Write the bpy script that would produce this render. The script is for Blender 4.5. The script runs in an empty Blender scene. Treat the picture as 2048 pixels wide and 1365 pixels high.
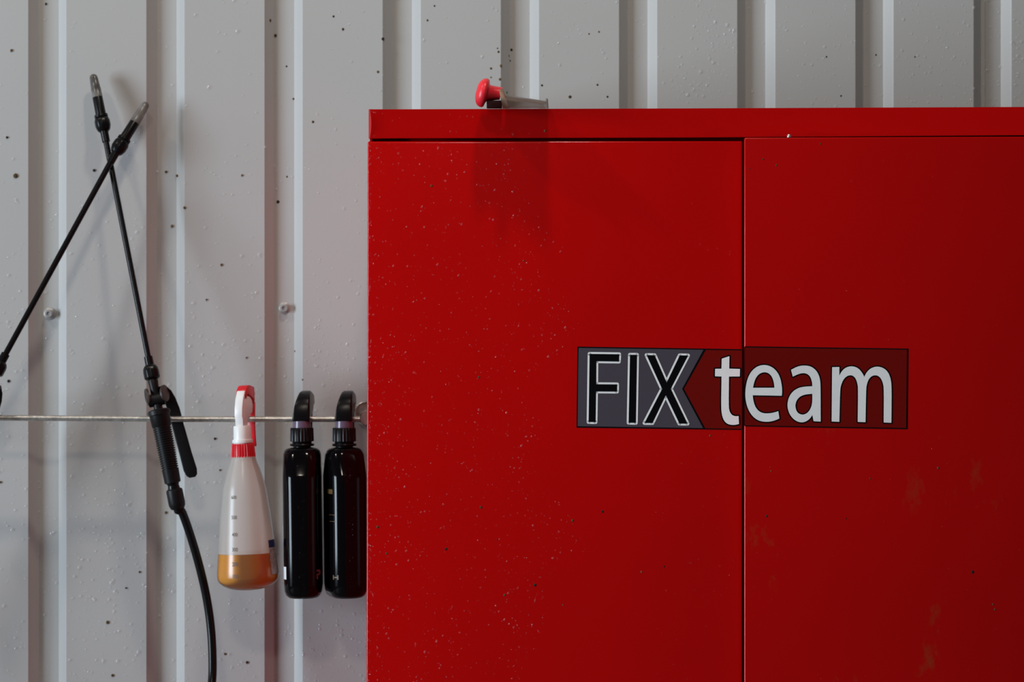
import bpy, bmesh, math, random
from mathutils import Vector, Matrix

C = bpy.context.scene.collection
SC = bpy.context.scene
PI = math.pi
FPX = 100.0 / 36.0 * 2048.0          # focal length in pixels
CAMZ = 1.5


def W(px, py, Y):
    """the point at depth Y that the photograph shows at (px, py)"""
    return Vector(((px - 1024.0) / FPX * Y, Y, CAMZ - (py - 682.5) / FPX * Y))


# ------------------------------------------------------------------ camera
cam_d = bpy.data.cameras.new('camera')
cam_d.lens = 100.0
cam_d.sensor_width = 36.0
cam_d.clip_end = 60
cam_d.dof.use_dof = True
cam_d.dof.focus_distance = 3.62
cam_d.dof.aperture_fstop = 6.3
cam = bpy.data.objects.new('camera', cam_d)
cam.location = (0, 0, CAMZ)
cam.rotation_euler = (PI / 2, 0, 0)
C.objects.link(cam)
SC.camera = cam

# ------------------------------------------------------------------ world, lights, exposure
SC.view_settings.view_transform = 'Standard'
SC.view_settings.look = 'None'
SC.view_settings.gamma = 1.0
SC.view_settings.use_curve_mapping = False
SC.view_settings.exposure = -0.28

wd = bpy.data.worlds.new('world')
SC.world = wd
wd.use_nodes = True
bg = wd.node_tree.nodes['Background']
bg.inputs[0].default_value = (0.92, 0.95, 1.0, 1)
bg.inputs[1].default_value = 0.085


def area(name, loc, target, sx, sy, watts, col, spread=PI):
    d = bpy.data.lights.new(name, 'AREA')
    d.shape = 'RECTANGLE'
    d.size, d.size_y = sx, sy
    d.energy = watts
    d.color = col
    d.spread = spread
    o = bpy.data.objects.new(name, d)
    o.location = loc
    v = Vector(target) - Vector(loc)
    o.rotation_euler = v.to_track_quat('-Z', 'Y').to_euler()
    C.objects.link(o)
    return o


WARM = (1.0, 0.89, 0.77)
# daylight through the open garage door on the left
area('garage_doorway_light', (-6.6, 0.55, 1.62), (0.0, 4.0, 1.5), 2.1, 3.1, 600, (0.73, 0.87, 1.0))
# ceiling lamps
area('ceiling_lamp_light', (0.02, 2.90, 3.40), (0.02, 3.2, 0.0), 0.16, 0.16, 15.5, WARM)
area('ceiling_lamp_light', (-1.55, 2.90, 3.40), (-1.4, 3.2, 0.0), 0.16, 0.16, 13.5, WARM)
area('ceiling_lamp_light', (-0.6, 0.9, 3.45), (-0.4, 2.0, 0.0), 0.25, 0.25, 19, WARM)


# ------------------------------------------------------------------ materials
def mat(name, col, rough=0.5, metal=0.0, spec=0.5, trans=0.0, ior=1.45, coat=0.0):
    m = bpy.data.materials.new(name)
    m.use_nodes = True
    p = m.node_tree.nodes['Principled BSDF']
    p.inputs['Base Color'].default_value = (*col, 1)
    p.inputs['Roughness'].default_value = rough
    p.inputs['Metallic'].default_value = metal
    p.inputs['Specular IOR Level'].default_value = spec
    p.inputs['Transmission Weight'].default_value = trans
    p.inputs['IOR'].default_value = ior
    p.inputs['Coat Weight'].default_value = coat
    return m


def nd(m, t, **kw):
    n = m.node_tree.nodes.new(t)
    for k, v in kw.items():
        setattr(n, k, v)
    return n


def lk(m, a, b):
    m.node_tree.links.new(a, b)


def noise_col(m, scale, c1, c2, lo=0.35, hi=0.65, detail=5, coord='Object', stretch=None):
    """noise mixed between two colours into Base Color; returns the ramp factor output"""
    p = m.node_tree.nodes['Principled BSDF']
    tc = nd(m, 'ShaderNodeTexCoord')
    src = tc.outputs[coord]
    if stretch:
        mp = nd(m, 'ShaderNodeMapping')
        mp.inputs['Scale'].default_value = stretch
        lk(m, src, mp.inputs[0])
        src = mp.outputs[0]
    n = nd(m, 'ShaderNodeTexNoise')
    n.inputs['Scale'].default_value = scale
    n.inputs['Detail'].default_value = detail
    lk(m, src, n.inputs['Vector'])
    r = nd(m, 'ShaderNodeMapRange')
    r.inputs['From Min'].default_value = lo
    r.inputs['From Max'].default_value = hi
    lk(m, n.outputs['Fac'], r.inputs['Value'])
    mx = nd(m, 'ShaderNodeMix', data_type='RGBA')
    mx.inputs['A'].default_value = (*c1, 1)
    mx.inputs['B'].default_value = (*c2, 1)
    lk(m, r.outputs[0], mx.inputs['Factor'])
    lk(m, mx.outputs['Result'], p.inputs['Base Color'])
    return r.outputs[0], mx, src


def bump(m, scale, strength, dist=0.001, coord='Object', detail=4):
    p = m.node_tree.nodes['Principled BSDF']
    tc = nd(m, 'ShaderNodeTexCoord')
    n = nd(m, 'ShaderNodeTexNoise')
    n.inputs['Scale'].default_value = scale
    n.inputs['Detail'].default_value = detail
    lk(m, tc.outputs[coord], n.inputs['Vector'])
    b = nd(m, 'ShaderNodeBump')
    b.inputs['Strength'].default_value = strength
    b.inputs['Distance'].default_value = dist
    lk(m, n.outputs['Fac'], b.inputs['Height'])
    lk(m, b.outputs[0], p.inputs['Normal'])


M = {}
M['wall'] = mat('grey_painted_sheet', (0.46, 0.455, 0.44), 0.42, spec=0.35)
noise_col(M['wall'], 1.6, (0.445, 0.44, 0.43), (0.475, 0.47, 0.46))
bump(M['wall'], 420, 0.10, 0.0006)
M['floor'] = mat('garage_concrete', (0.16, 0.155, 0.15), 0.6)
noise_col(M['floor'], 3, (0.13, 0.127, 0.123), (0.20, 0.195, 0.19))

# red sheet metal, with olive grime patches and scuffs
RED = (0.36, 0.0006, 0.0006)


def red_paint(name, grime, k=1.0):
    m = mat(name, RED, 0.20, spec=0.16, coat=0.35)
    m.node_tree.nodes['Principled BSDF'].inputs['Coat Roughness'].default_value = 0.14
    p = m.node_tree.nodes['Principled BSDF']
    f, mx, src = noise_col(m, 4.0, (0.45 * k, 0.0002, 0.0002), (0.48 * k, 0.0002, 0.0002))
    bump(m, 260, 0.05, 0.0004)
    if grime:
        tc = nd(m, 'ShaderNodeTexCoord')
        mp = nd(m, 'ShaderNodeMapping')
        mp.inputs['Scale'].default_value = (1.4, 1, 0.7)
        mp.inputs['Location'].default_value = (0.37, 0, 0.11)
        lk(m, tc.outputs['Object'], mp.inputs[0])
        n1 = nd(m, 'ShaderNodeTexNoise')
        n1.inputs['Scale'].default_value = 9
        n1.inputs['Detail'].default_value = 9
        n1.inputs['Roughness'].default_value = 0.72
        lk(m, mp.outputs[0], n1.inputs['Vector'])
        r1 = nd(m, 'ShaderNodeMapRange')
        r1.inputs['From Min'].default_value = 0.585
        r1.inputs['From Max'].default_value = 0.72
        lk(m, n1.outputs['Fac'], r1.inputs['Value'])
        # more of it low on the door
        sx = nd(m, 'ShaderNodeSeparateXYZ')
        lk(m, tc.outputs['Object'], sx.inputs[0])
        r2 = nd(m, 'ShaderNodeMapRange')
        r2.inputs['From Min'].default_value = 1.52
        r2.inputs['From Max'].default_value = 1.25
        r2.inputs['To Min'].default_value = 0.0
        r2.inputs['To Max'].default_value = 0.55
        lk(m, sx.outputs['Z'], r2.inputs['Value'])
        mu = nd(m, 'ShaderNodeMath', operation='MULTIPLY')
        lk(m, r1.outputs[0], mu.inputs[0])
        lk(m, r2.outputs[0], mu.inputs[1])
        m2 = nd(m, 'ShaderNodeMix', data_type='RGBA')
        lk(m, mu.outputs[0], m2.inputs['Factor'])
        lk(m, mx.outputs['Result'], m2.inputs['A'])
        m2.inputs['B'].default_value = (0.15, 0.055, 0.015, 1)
        lk(m, m2.outputs['Result'], p.inputs['Base Color'])
    return m


M['red'] = red_paint('red_enamel', False)
M['red_grimy_shaded'] = red_paint('red_enamel_grimy_shaded', True, 0.86)  # grime patches, plus the turned door's shade put into a darker base
M['dull_top'] = mat('dulled_red_enamel', (0.13, 0.075, 0.06), 0.7, spec=0.2)  # unseen top face, dulled to keep its red bounce off the wall
M['st_black'] = mat('print_black', (0.003, 0.003, 0.004), 0.4, spec=0.1)
M['st_grey'] = mat('print_grey', (0.068, 0.058, 0.074), 0.4, spec=0.1)
M['st_red'] = mat('print_dark_red', (0.155, 0.0045, 0.003), 0.4, spec=0.08)
M['st_white'] = mat('print_white', (0.84, 0.84, 0.84), 0.4, spec=0.3)
noise_col(M['st_white'], 90, (0.84, 0.84, 0.84), (0.80, 0.80, 0.79), 0.45, 0.75)
M['black'] = mat('black_plastic', (0.004, 0.0035, 0.004), 0.27, spec=0.26)
bump(M['black'], 300, 0.08, 0.0004)
M['black_matt'] = mat('black_rubbery_plastic', (0.006, 0.0052, 0.0056), 0.42, spec=0.25)
M['black_gloss'] = mat('black_gloss_plastic', (0.002, 0.0015, 0.002), 0.10, spec=0.22)
M['worn'] = mat('worn_brown_plastic', (0.05, 0.032, 0.026), 0.45)
noise_col(M['worn'], 60, (0.012, 0.009, 0.008), (0.06, 0.036, 0.028))
M['violet'] = mat('smoky_violet_plastic', (0.12, 0.085, 0.13), 0.25)
M['steel'] = mat('galvanised_steel', (0.62, 0.60, 0.56), 0.34, metal=0.85)
noise_col(M['steel'], 160, (0.5, 0.48, 0.45), (0.72, 0.70, 0.66))
bump(M['steel'], 300, 0.35, 0.001)
M['zinc'] = mat('grey_zinc', (0.42, 0.41, 0.40), 0.4, metal=0.35)
M['nozzle'] = mat('smoky_clear_plastic', (0.30, 0.28, 0.26), 0.28, trans=0.35)
noise_col(M['nozzle'], 40, (0.05, 0.046, 0.042), (0.26, 0.24, 0.225))
M['white'] = mat('white_plastic', (0.80, 0.79, 0.77), 0.38)
M['red_plastic'] = mat('red_plastic', (0.62, 0.012, 0.02), 0.33)
M['red_rubber'] = mat('red_rubbery_plastic', (0.80, 0.02, 0.035), 0.36)
bump(M['red_rubber'], 120, 0.12, 0.001)
M['hollow_shade'] = mat('hollow_shade', (0.02, 0.002, 0.002), 0.5, spec=0.2)  # shade of the hollow under the scraper neck, put into the colour
M['mark'] = mat('faded_dark_ink', (0.14, 0.11, 0.09), 0.6)
M['label_blue'] = mat('label_blue_ink', (0.02, 0.025, 0.10), 0.5)
M['label_grey'] = mat('label_dirty_paper', (0.34, 0.29, 0.28), 0.6)
noise_col(M['label_grey'], 220, (0.24, 0.19, 0.19), (0.42, 0.37, 0.35))
M['label_white'] = mat('label_white_paper', (0.75, 0.75, 0.76), 0.5)
M['gold'] = mat('label_gold_print', (0.11, 0.06, 0.018), 0.4)
M['pink'] = mat('label_pink_print', (0.16, 0.04, 0.055), 0.5)
M['card'] = mat('brown_cork', (0.26, 0.15, 0.10), 0.7)
M['mud'] = mat('dried_mud', (0.05, 0.035, 0.022), 0.9, spec=0.1)
noise_col(M['mud'], 25, (0.016, 0.014, 0.013), (0.15, 0.085, 0.035), 0.4, 0.6)


def clear_mix(name, col, alpha, rough=0.3, transl=0.5):
    """milky see-through plastic: part clear, part diffusing, with a gloss"""
    m = bpy.data.materials.new(name)
    m.use_nodes = True
    nt = m.node_tree
    nt.nodes.clear()
    out = nd(m, 'ShaderNodeOutputMaterial')
    tr = nd(m, 'ShaderNodeBsdfTransparent')
    df = nd(m, 'ShaderNodeBsdfDiffuse')
    tl = nd(m, 'ShaderNodeBsdfTranslucent')
    gl = nd(m, 'ShaderNodeBsdfGlossy')
    gl.inputs['Roughness'].default_value = rough
    df.inputs['Color'].default_value = (*col, 1)
    tl.inputs['Color'].default_value = (*col, 1)
    a = nd(m, 'ShaderNodeMixShader')
    a.inputs[0].default_value = transl
    lk(m, df.outputs[0], a.inputs[1])
    lk(m, tl.outputs[0], a.inputs[2])
    b = nd(m, 'ShaderNodeMixShader')
    b.inputs[0].default_value = alpha
    lk(m, tr.outputs[0], b.inputs[1])
    lk(m, a.outputs[0], b.inputs[2])
    f = nd(m, 'ShaderNodeFresnel')
    f.inputs[0].default_value = 1.4
    c = nd(m, 'ShaderNodeMixShader')
    lk(m, f.outputs[0], c.inputs[0])
    lk(m, b.outputs[0], c.inputs[1])
    lk(m, gl.outputs[0], c.inputs[2])
    lk(m, c.outputs[0], out.inputs[0])
    return m


def water_mat(name, haze, ior=1.55, rough=0.07):
    m = bpy.data.materials.new(name)
    m.use_nodes = True
    m.node_tree.nodes.clear()
    out = nd(m, 'ShaderNodeOutputMaterial')
    tr = nd(m, 'ShaderNodeBsdfTransparent')
    gl = nd(m, 'ShaderNodeBsdfGlossy')
    gl.inputs['Roughness'].default_value = rough
    f = nd(m, 'ShaderNodeFresnel')
    f.inputs[0].default_value = ior
    g = nd(m, 'ShaderNodeNewGeometry')
    u = nd(m, 'ShaderNodeMath', operation='SUBTRACT')
    u.inputs[0].default_value = 1.0
    lk(m, g.outputs['Backfacing'], u.inputs[1])
    v = nd(m, 'ShaderNodeMath', operation='MULTIPLY')
    lk(m, f.outputs[0], v.inputs[0])
    lk(m, u.outputs[0], v.inputs[1])
    c = nd(m, 'ShaderNodeMixShader')
    lk(m, v.outputs[0], c.inputs[0])
    df = nd(m, 'ShaderNodeBsdfDiffuse')
    df.inputs['Color'].default_value = (0.85, 0.85, 0.86, 1)
    h = nd(m, 'ShaderNodeMixShader')
    h.inputs[0].default_value = haze
    lk(m, tr.outputs[0], h.inputs[1])
    lk(m, df.outputs[0], h.inputs[2])
    lk(m, h.outputs[0], c.inputs[1])
    lk(m, gl.outputs[0], c.inputs[2])
    lk(m, c.outputs[0], out.inputs[0])
    return m


M['water_wall'] = water_mat('water_hazy', 0.20)
M['water'] = water_mat('water', 0.0)
M['water_door'] = water_mat('water_on_enamel', 0.010, 1.72, 0.15)
M['milky'] = clear_mix('milky_plastic', (0.86, 0.80, 0.74), 0.66, 0.25, 0.40)
M['milky_wet'] = clear_mix('wetted_milky_plastic', (0.90, 0.62, 0.36), 0.13, 0.25, 0.4)
M['liquid'] = clear_mix('orange_liquid', (1.0, 0.40, 0.004), 0.97, 0.2, 0.40)
M['clear'] = clear_mix('clear_scratched_plastic', (0.46, 0.36, 0.31), 0.50, 0.08, 0.6)


# ------------------------------------------------------------------ mesh helpers
def to_obj(name, verts, faces, material, parent=None, smooth=35, mats=None, midx=None):
    me = bpy.data.meshes.new(name)
    me.from_pydata([tuple(v) for v in verts], [], faces)
    for m_ in (mats or [material]):
        me.materials.append(m_)
    if midx:
        me.polygons.foreach_set('material_index', midx)
    if name != 'water_drop':
        bm = bmesh.new()
        bm.from_mesh(me)
        bmesh.ops.recalc_face_normals(bm, faces=bm.faces)
        bm.to_mesh(me)
        bm.free()
    if smooth:
        me.polygons.foreach_set('use_smooth', [True] * len(me.polygons))
        me.set_sharp_from_angle(angle=math.radians(smooth))
    me.update()
    o = bpy.data.objects.new(name, me)
    C.objects.link(o)
    if parent is not None:
        o.parent = parent
    return o


class MB:
    def __init__(self):
        self.v, self.f = [], []

    def add(self, verts, faces):
        b = len(self.v)
        self.v += [Vector(p) for p in verts]
        self.f += [tuple(i + b for i in q) for q in faces]
        return self

    def rings(self, rings, cap0=True, cap1=True):
        n = len(rings[0])
        vs = [p for r in rings for p in r]
        fs = []
        for i in range(len(rings) - 1):
            for j in range(n):
                k = (j + 1) % n
                fs.append((i * n + j, i * n + k, (i + 1) * n + k, (i + 1) * n + j))
        if cap0:
            fs.append(tuple(range(n))[::-1])
        if cap1:
            fs.append(tuple(range((len(rings) - 1) * n, len(rings) * n)))
        return self.add(vs, fs)

    def box(self, x0, x1, y0, y1, z0, z1):
        return self.add([(x, y, z) for x in (x0, x1) for y in (y0, y1) for z in (z0, z1)],
                        [(0, 1, 3, 2), (4, 6, 7, 5), (0, 4, 5, 1), (2, 3, 7, 6), (0, 2, 6, 4), (1, 5, 7, 3)])

    def tube(self, pts, radii, seg=14, cap=True):
        pts = [Vector(p) for p in pts]
        if not hasattr(radii, '__len__'):
            radii = [radii] * len(pts)
        rs = []
        up = None
        for i, p in enumerate(pts):
            t = (pts[min(i + 1, len(pts) - 1)] - pts[max(i - 1, 0)]).normalized()
            if up is None:
                up = Vector((0, 0, 1)) if abs(t.z) < 0.9 else Vector((0, 1, 0))
            a = t.cross(up).normalized()
            b = a.cross(t).normalized()
            up = b
            rs.append([p + (a * math.cos(2 * PI * k / seg) + b * math.sin(2 * PI * k / seg)) * radii[i] for k in range(seg)])
        return self.rings(rs, cap, cap)

    def revolve(self, prof, frame, seg=28, rib=None, ell=1.0):
        """prof: (s, r); frame(s) -> origin, side, depth axes; rib = (count, depth fraction)"""
        rs = []
        for s, r in prof:
            o, a, b = frame(s)
            ring = []
            n = seg
            for k in range(n):
                th = 2 * PI * k / n
                rr = max(r, 1e-5)
                if rib and (k // 2) % 2:
                    rr *= 1 - rib
                ring.append(o + a * (rr * math.cos(th)) + b * (rr * ell * math.sin(th)))
            rs.append(ring)
        return self.rings(rs)

    def obj(self, name, material, parent=None, smooth=35):
        return to_obj(name, self.v, self.f, material, parent, smooth)


def bevelled(name, mb, material, parent, width, seg=3, angle=30):
    me = bpy.data.meshes.new(name)
    me.from_pydata([tuple(v) for v in mb.v], [], mb.f)
    bm = bmesh.new()
    bm.from_mesh(me)
    bmesh.ops.recalc_face_normals(bm, faces=bm.faces)
    es = [e for e in bm.edges if len(e.link_faces) == 2 and e.calc_face_angle() > math.radians(angle)]
    bmesh.ops.bevel(bm, geom=es, offset=width, segments=seg, profile=0.5, affect='EDGES', clamp_overlap=True)
    bm.to_mesh(me)
    bm.free()
    me.materials.append(material)
    me.polygons.foreach_set('use_smooth', [True] * len(me.polygons))
    me.set_sharp_from_angle(angle=math.radians(40))
    o = bpy.data.objects.new(name, me)
    C.objects.link(o)
    if parent is not None:
        o.parent = parent
    return o


def prism(poly, h0, h1, fn):
    """extrude a polygon of (a, b) from h0 to h1; fn(a, b, h) -> point"""
    n = len(poly)
    mb = MB()
    mb.add([fn(a, b, h0) for a, b in poly] + [fn(a, b, h1) for a, b in poly],
           [tuple(range(n))[::-1], tuple(range(n, 2 * n))] + [(i, (i + 1) % n, n + (i + 1) % n, n + i) for i in range(n)])
    return mb


def empty(name, loc, label=None, cat=None, group=None, kind=None, rot=(0, 0, 0)):
    o = bpy.data.objects.new(name, None)
    o.empty_display_size = 0.05
    o.location = loc
    o.rotation_euler = rot
    C.objects.link(o)
    tag(o, label, cat, group, kind)
    return o


def tag(o, label=None, cat=None, group=None, kind=None):
    if label:
        o['label'] = label
    if cat:
        o['category'] = cat
    if group:
        o['group'] = group
    if kind:
        o['kind'] = kind
    return o


def rrect(hw, hd, r, n=5):
    """rounded rectangle outline, half sizes hw, hd"""
    r = min(r, hw * 0.999, hd * 0.999)
    pts = []
    for cx, cy, a0 in ((hw - r, hd - r, 0), (-hw + r, hd - r, 90), (-hw + r, -hd + r, 180), (hw - r, -hd + r, 270)):
        for k in range(n):
            a = math.radians(a0 + 90 * k / (n - 1))
            pts.append((cx + r * math.cos(a), cy + r * math.sin(a)))
    return pts


def droplet_mesh(spots, seg=7, flat=0.55):
    """spots: (centre, outward normal, radius, drop-stretch); little domes, one mesh"""
    mb = MB()
    for c, nrm, r, st in spots:
        nrm = Vector(nrm).normalized()
        u = nrm.cross(Vector((0, 0, 1)) if abs(nrm.z) < 0.9 else Vector((0, 1, 0))).normalized()
        u = -u
        v = nrm.cross(u).normalized()
        vs, fs = [], []
        for q, (rr, hh) in enumerate(((1, 0), (0.86, 0.5), (0.5, 0.87))):
            for k in range(seg):
                a = 2 * PI * k / seg
                zz = math.sin(a) * rr * r
                if zz > 0:
                    zz *= st
                vs.append(c + u * (math.cos(a) * rr * r) + v * zz + nrm * (hh * r * flat))
        vs.append(c + nrm * (r * flat))
        for q in range(2):
            for k in range(seg):
                j = (k + 1) % seg
                fs.append((q * seg + k, q * seg + j, (q + 1) * seg + j, (q + 1) * seg + k))
        for k in range(seg):
            fs.append((2 * seg + k, 2 * seg + (k + 1) % seg, 3 * seg))
        mb.add(vs, fs)
    return mb


# ------------------------------------------------------------------ floor and wall
fl = MB().box(-3.2, 3.2, -1.5, 4.1, -0.05, 0.0).obj('floor', M['floor'], None, 0)
tag(fl, kind='structure')

WY = 4.0                     # the proud flats of the cladding
PITCH = 236.3 / FPX * WY
G0 = (767.0 - 1024) / FPX * WY        # left edge of one groove
GW = 73.0 / FPX * WY
FL = 15.0 / FPX * WY         # width of a flank
DEP = 0.0142
TH = 0.0008


def wall_y(x):
    t = (x - G0) % PITCH
    if t >= GW:
        return WY
    if t < FL:
        return WY + DEP * t / FL
    if t > GW - FL:
        return WY + DEP * (GW - t) / FL
    return WY + DEP


backing = MB().box(-3.2, 3.2, 4.03, 4.10, 0, 3.6).obj('wall_back', M['wall'], None, 0)
tag(backing, kind='structure')


def sheet(k0, k1, ofs):
    """cladding sheet from the middle of groove k0 to just past the middle of groove k1"""
    xs = []
    for k in range(k0, k1 + 1):
        g = G0 + k * PITCH
        b = 0.0012
        low = WY + DEP
        pts = [(g - b, WY), (g + b * 0.5, WY + DEP * 0.12), (g + FL - b * 0.5, low - DEP * 0.12), (g + FL + b, low),
               (g + GW - FL - b, low), (g + GW - FL + b * 0.5, low - DEP * 0.12), (g + GW - b * 0.5, WY + DEP * 0.12), (g + GW + b, WY)]
        mid = g + 22.0 / FPX * WY
        if k == k0:
            pts = [(mid, low)] + [p for p in pts if p[0] > mid]
        elif k == k1:
            pts = [p for p in pts if p[0] < mid] + [(mid + 0.002, low)]
        xs += pts
    mb = MB()
    n = len(xs)
    vs, fs = [], []
    for z in (0.01, 3.55):
        for x, y in xs:
            vs.append((x, y - ofs, z))
    for z in (0.01, 3.55):
        for x, y in xs:
            vs.append((x, y - ofs + TH, z))
    for i in range(n - 1):
        fs.append((i, i + 1, n + i + 1, n + i))
        fs.append((2 * n + i, 3 * n + i, 3 * n + i + 1, 2 * n + i + 1))
    fs.append((0, n, 3 * n, 2 * n))
    fs.append((n - 1, 2 * n - 1, 4 * n - 1, 3 * n - 1))
    mb.add(vs, fs)
    me = bpy.data.meshes.new('cladding_sheet')
    me.from_pydata([tuple(v) for v in mb.v], [], mb.f)
    me.materials.append(M['wall'])
    me.polygons.foreach_set('use_smooth', [False] * len(me.polygons))
    o = bpy.data.objects.new('cladding_sheet', me)
    C.objects.link(o)
    o.parent = backing
    return o


sheet(-7, -1, 0.0)
sheet(-1, 5, 0.0010)
sheet(5, 11, 0.0)
for o in [x for x in backing.children]:
    bm = bmesh.new()
    bm.from_mesh(o.data)
    bmesh.ops.recalc_face_normals(bm, faces=bm.faces)
    bm.to_mesh(o.data)
    bm.free()


def screw(px, py):
    p = W(px, py, WY + DEP)
    sc_ = MB()
    f = lambda s: (p + Vector((0, -s, 0)), Vector((1, 0, 0)), Vector((0, 0, 1)))
    sc_.revolve([(0.0022, 0.0055), (0.0085, 0.0053), (0.0098, 0.0046), (0.0098, 0.0030), (0.0082, 0.0026)], f, 6 * 4)
    s_ = sc_.obj('screw', M['zinc'], backing)
    w = MB().revolve([(-0.0002, 0.0082), (0.0012, 0.0084), (0.0024, 0.0066), (0.0024, 0.002)], f, 26)
    w.obj('washer', M['zinc'], s_)


for px, py in ((99, 628), (569, 617)):
    screw(px, py)

SPECKS = [(23, 101, 3), (14, 275, 2.6), (31, 352, 5), (188, 341, 3), (332, 344, 2.8), (354, 352, 3), (369, 416, 2.8), (344, 453, 3),
          (484, 351, 2.2), (540, 41, 3.2), (551, 71, 3), (587, 198, 2.5), (626, 244, 2.8), (556, 404, 3.6), (667, 33, 2.5), (686, 59, 2.8),
          (573, 133, 2), (92, 8, 2.3), (574, 354, 2), (766, 78, 3.4), (756, 144, 2.9), (1023, 100, 2.8), (1017, 112, 2.5), (1020, 122, 2),
          (1002, 132, 2.8), (982, 137, 2.6), (1000, 159, 2.8), (997, 104, 2.4), (982, 155, 1.8), (1084, 171, 2.4), (1195, 170, 2.2),
          (1140, 194, 3.5), (1215, 194, 2.2), (1198, 64, 2), (1178, 68, 1.8), (1013, 185, 2.4), (855, 41, 2.2), (869, 12, 2), (995, 97, 1.6),
          (215, 1246, 3.4), (225, 1352, 3), (332, 1026, 2.8), (279, 1145, 2.2), (252, 1177, 2), (450, 1309, 2.6), (494, 1326, 3),
          (440, 941, 2), (1, 965, 2.6), (430, 878, 2.8), (17, 763, 3), (443, 530, 2.8), (413, 600, 2), (1752, 110, 2), (1830, 114, 1.8),
          (1653, 114, 1.8), (1682, 192, 2), (493, 716, 2), (605, 760, 1.8), (590, 703, 1.8)]
rnd = random.Random(4)
spots = []
for px, py, r in SPECKS:
    x = (px - 1024) / FPX * WY
    y = wall_y(x) - 0.0010
    spots.append((W(px, py, y), (0, -1, 0), r * y / FPX * 0.95, rnd.uniform(1.0, 1.35)))
mo = droplet_mesh(spots, 7, 0.35).obj('mud_speck', M['mud'], backing, 60)
tag(mo, kind='stuff')

rnd = random.Random(11)
spots = []


def wdrop(px, py, r):
    x = (px - 1024) / FPX * WY
    t = (x - G0) % PITCH
    if t < FL + 0.001 or (GW - FL - 0.001 < t < GW + 0.001):
        return
    y = wall_y(x) - 0.0010
    spots.append((W(px, py, y), (0, -1, 0), r * y / FPX, rnd.uniform(1.0, 1.5)))


for i in range(5200):
    px = rnd.uniform(-20, 760)
    py = rnd.uniform(-10, 1390)
    dens = 0.12 + 0.75 * max(0, min(1, (py - 250) / 600)) * (0.55 + 0.45 * px / 740)
    if rnd.random() > dens:
        continue
    wdrop(px, py, min(3.4, 0.8 + rnd.expovariate(1.6)))
for i in range(2200):
    px = rnd.uniform(740, 2070)
    py = rnd.uniform(-10, 215)
    if rnd.random() > (0.12 + 0.6 * max(0, (px - 1150) / 900)):
        continue
    wdrop(px, py, min(3.2, 0.8 + rnd.expovariate(1.7)))
for cx, cy, n, sg in ((1400, 165, 70, 32), (1430, 70, 50, 35), (2035, 100, 30, 20), (640, 720, 120, 50), (690, 1290, 90, 45), (260, 1120, 90, 70)):
    for i in range(n):
        wdrop(rnd.gauss(cx, sg), rnd.gauss(cy, sg), min(3.8, 1.0 + rnd.expovariate(1.4)))
wo = droplet_mesh(spots, 7, 0.5).obj('water_drop', M['water_wall'], backing, 60)
tag(wo, kind='stuff')

# ------------------------------------------------------------------ red cabinet
CY = 3.60
TH_Y = math.radians(1.9)
cab_o = Vector(((733 - 1024) / FPX * CY, CY, 0.0))
cabinet = empty('cabinet', cab_o, 'tall red two-door steel cabinet with a printed sticker, against the grey ribbed wall', 'cabinet', rot=(0, 0, -TH_Y))
CM = Matrix.Translation(cab_o) @ Matrix.Rotation(-TH_Y, 4, 'Z')
CI = CM.inverted()


def on_cab(px, py, out=0.0):
    """cabinet-local point on the plane `out` metres in front of the cabinet front, seen at (px, py)"""
    o = CI @ Vector((0, 0, CAMZ))
    d = (CI.to_3x3() @ Vector(((px - 1024) / FPX, 1, -(py - 682.5) / FPX)))
    t = (-out - o.y) / d.y
    return o + d * t


AJAR = 0.0225                # how far the left edge of the right door stands out


def on_right(px, py, out=0.0):
    """the same on the right door, which stands a little ajar (hinged at its right edge)"""
    p_ = on_cab(px, py, 0.0)
    for _ in range(4):
        k = max(-0.1, min(1.2, (XR - p_.x) / (XR - XM)))
        p_ = on_cab(px, py, 0.001 + AJAR * k + out)
    return p_


TOPZ = on_cab(740, 218.5).z
XL = on_cab(735, 300).x
XM = on_cab(1486.5, 682).x
XR = XM * 2 - XL
ZB = 0.09
# carcass: side panels, back, top, plinth
mb = MB()
DPT = 0.365
mb.box(XL + 0.001, XL + 0.004, 0.024, DPT, 0.0, TOPZ - 0.003)
mb.box(XR - 0.004, XR - 0.001, 0.024, DPT, 0.0, TOPZ - 0.003)
mb.box(XL + 0.004, XR - 0.004, DPT - 0.012, DPT, 0.0, TOPZ - 0.003)
mb.box(XL + 0.004, XR - 0.004, 0.030, DPT - 0.012, 0.0, ZB)
mb.box(XL + 0.004, XR - 0.004, 0.055, 0.070, TOPZ - 0.085, TOPZ - 0.004)
mb.obj('carcass', M['red'], cabinet, 0)
mb = MB().box(XL + 0.001, XR - 0.001, 0.012, DPT, TOPZ - 0.0025, TOPZ)
mb.obj('top_panel', M['dull_top'], cabinet, 0)

# fascia: folded front rail of the top, its left end curled
rows = 9
vs, fs = [], []
top = [(738, 218.6), (760, 218.8), (1380, 216.9), (2048, 214.0), (2240, 213.0)]
bot = [(738, 277.5), (760, 276.6), (1380, 275.0), (2048, 270.5), (2240, 269.5)]
cols = []


def fas(px, t, out):
    def ip(tab):
        for (a, ya), (b, yb) in zip(tab, tab[1:]):
            if px <= b:
                return ya + (yb - ya) * (px - a) / (b - a)
        return tab[-1][1]
    return on_cab(px, ip(top) * (1 - t) + ip(bot) * t, out)


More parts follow.
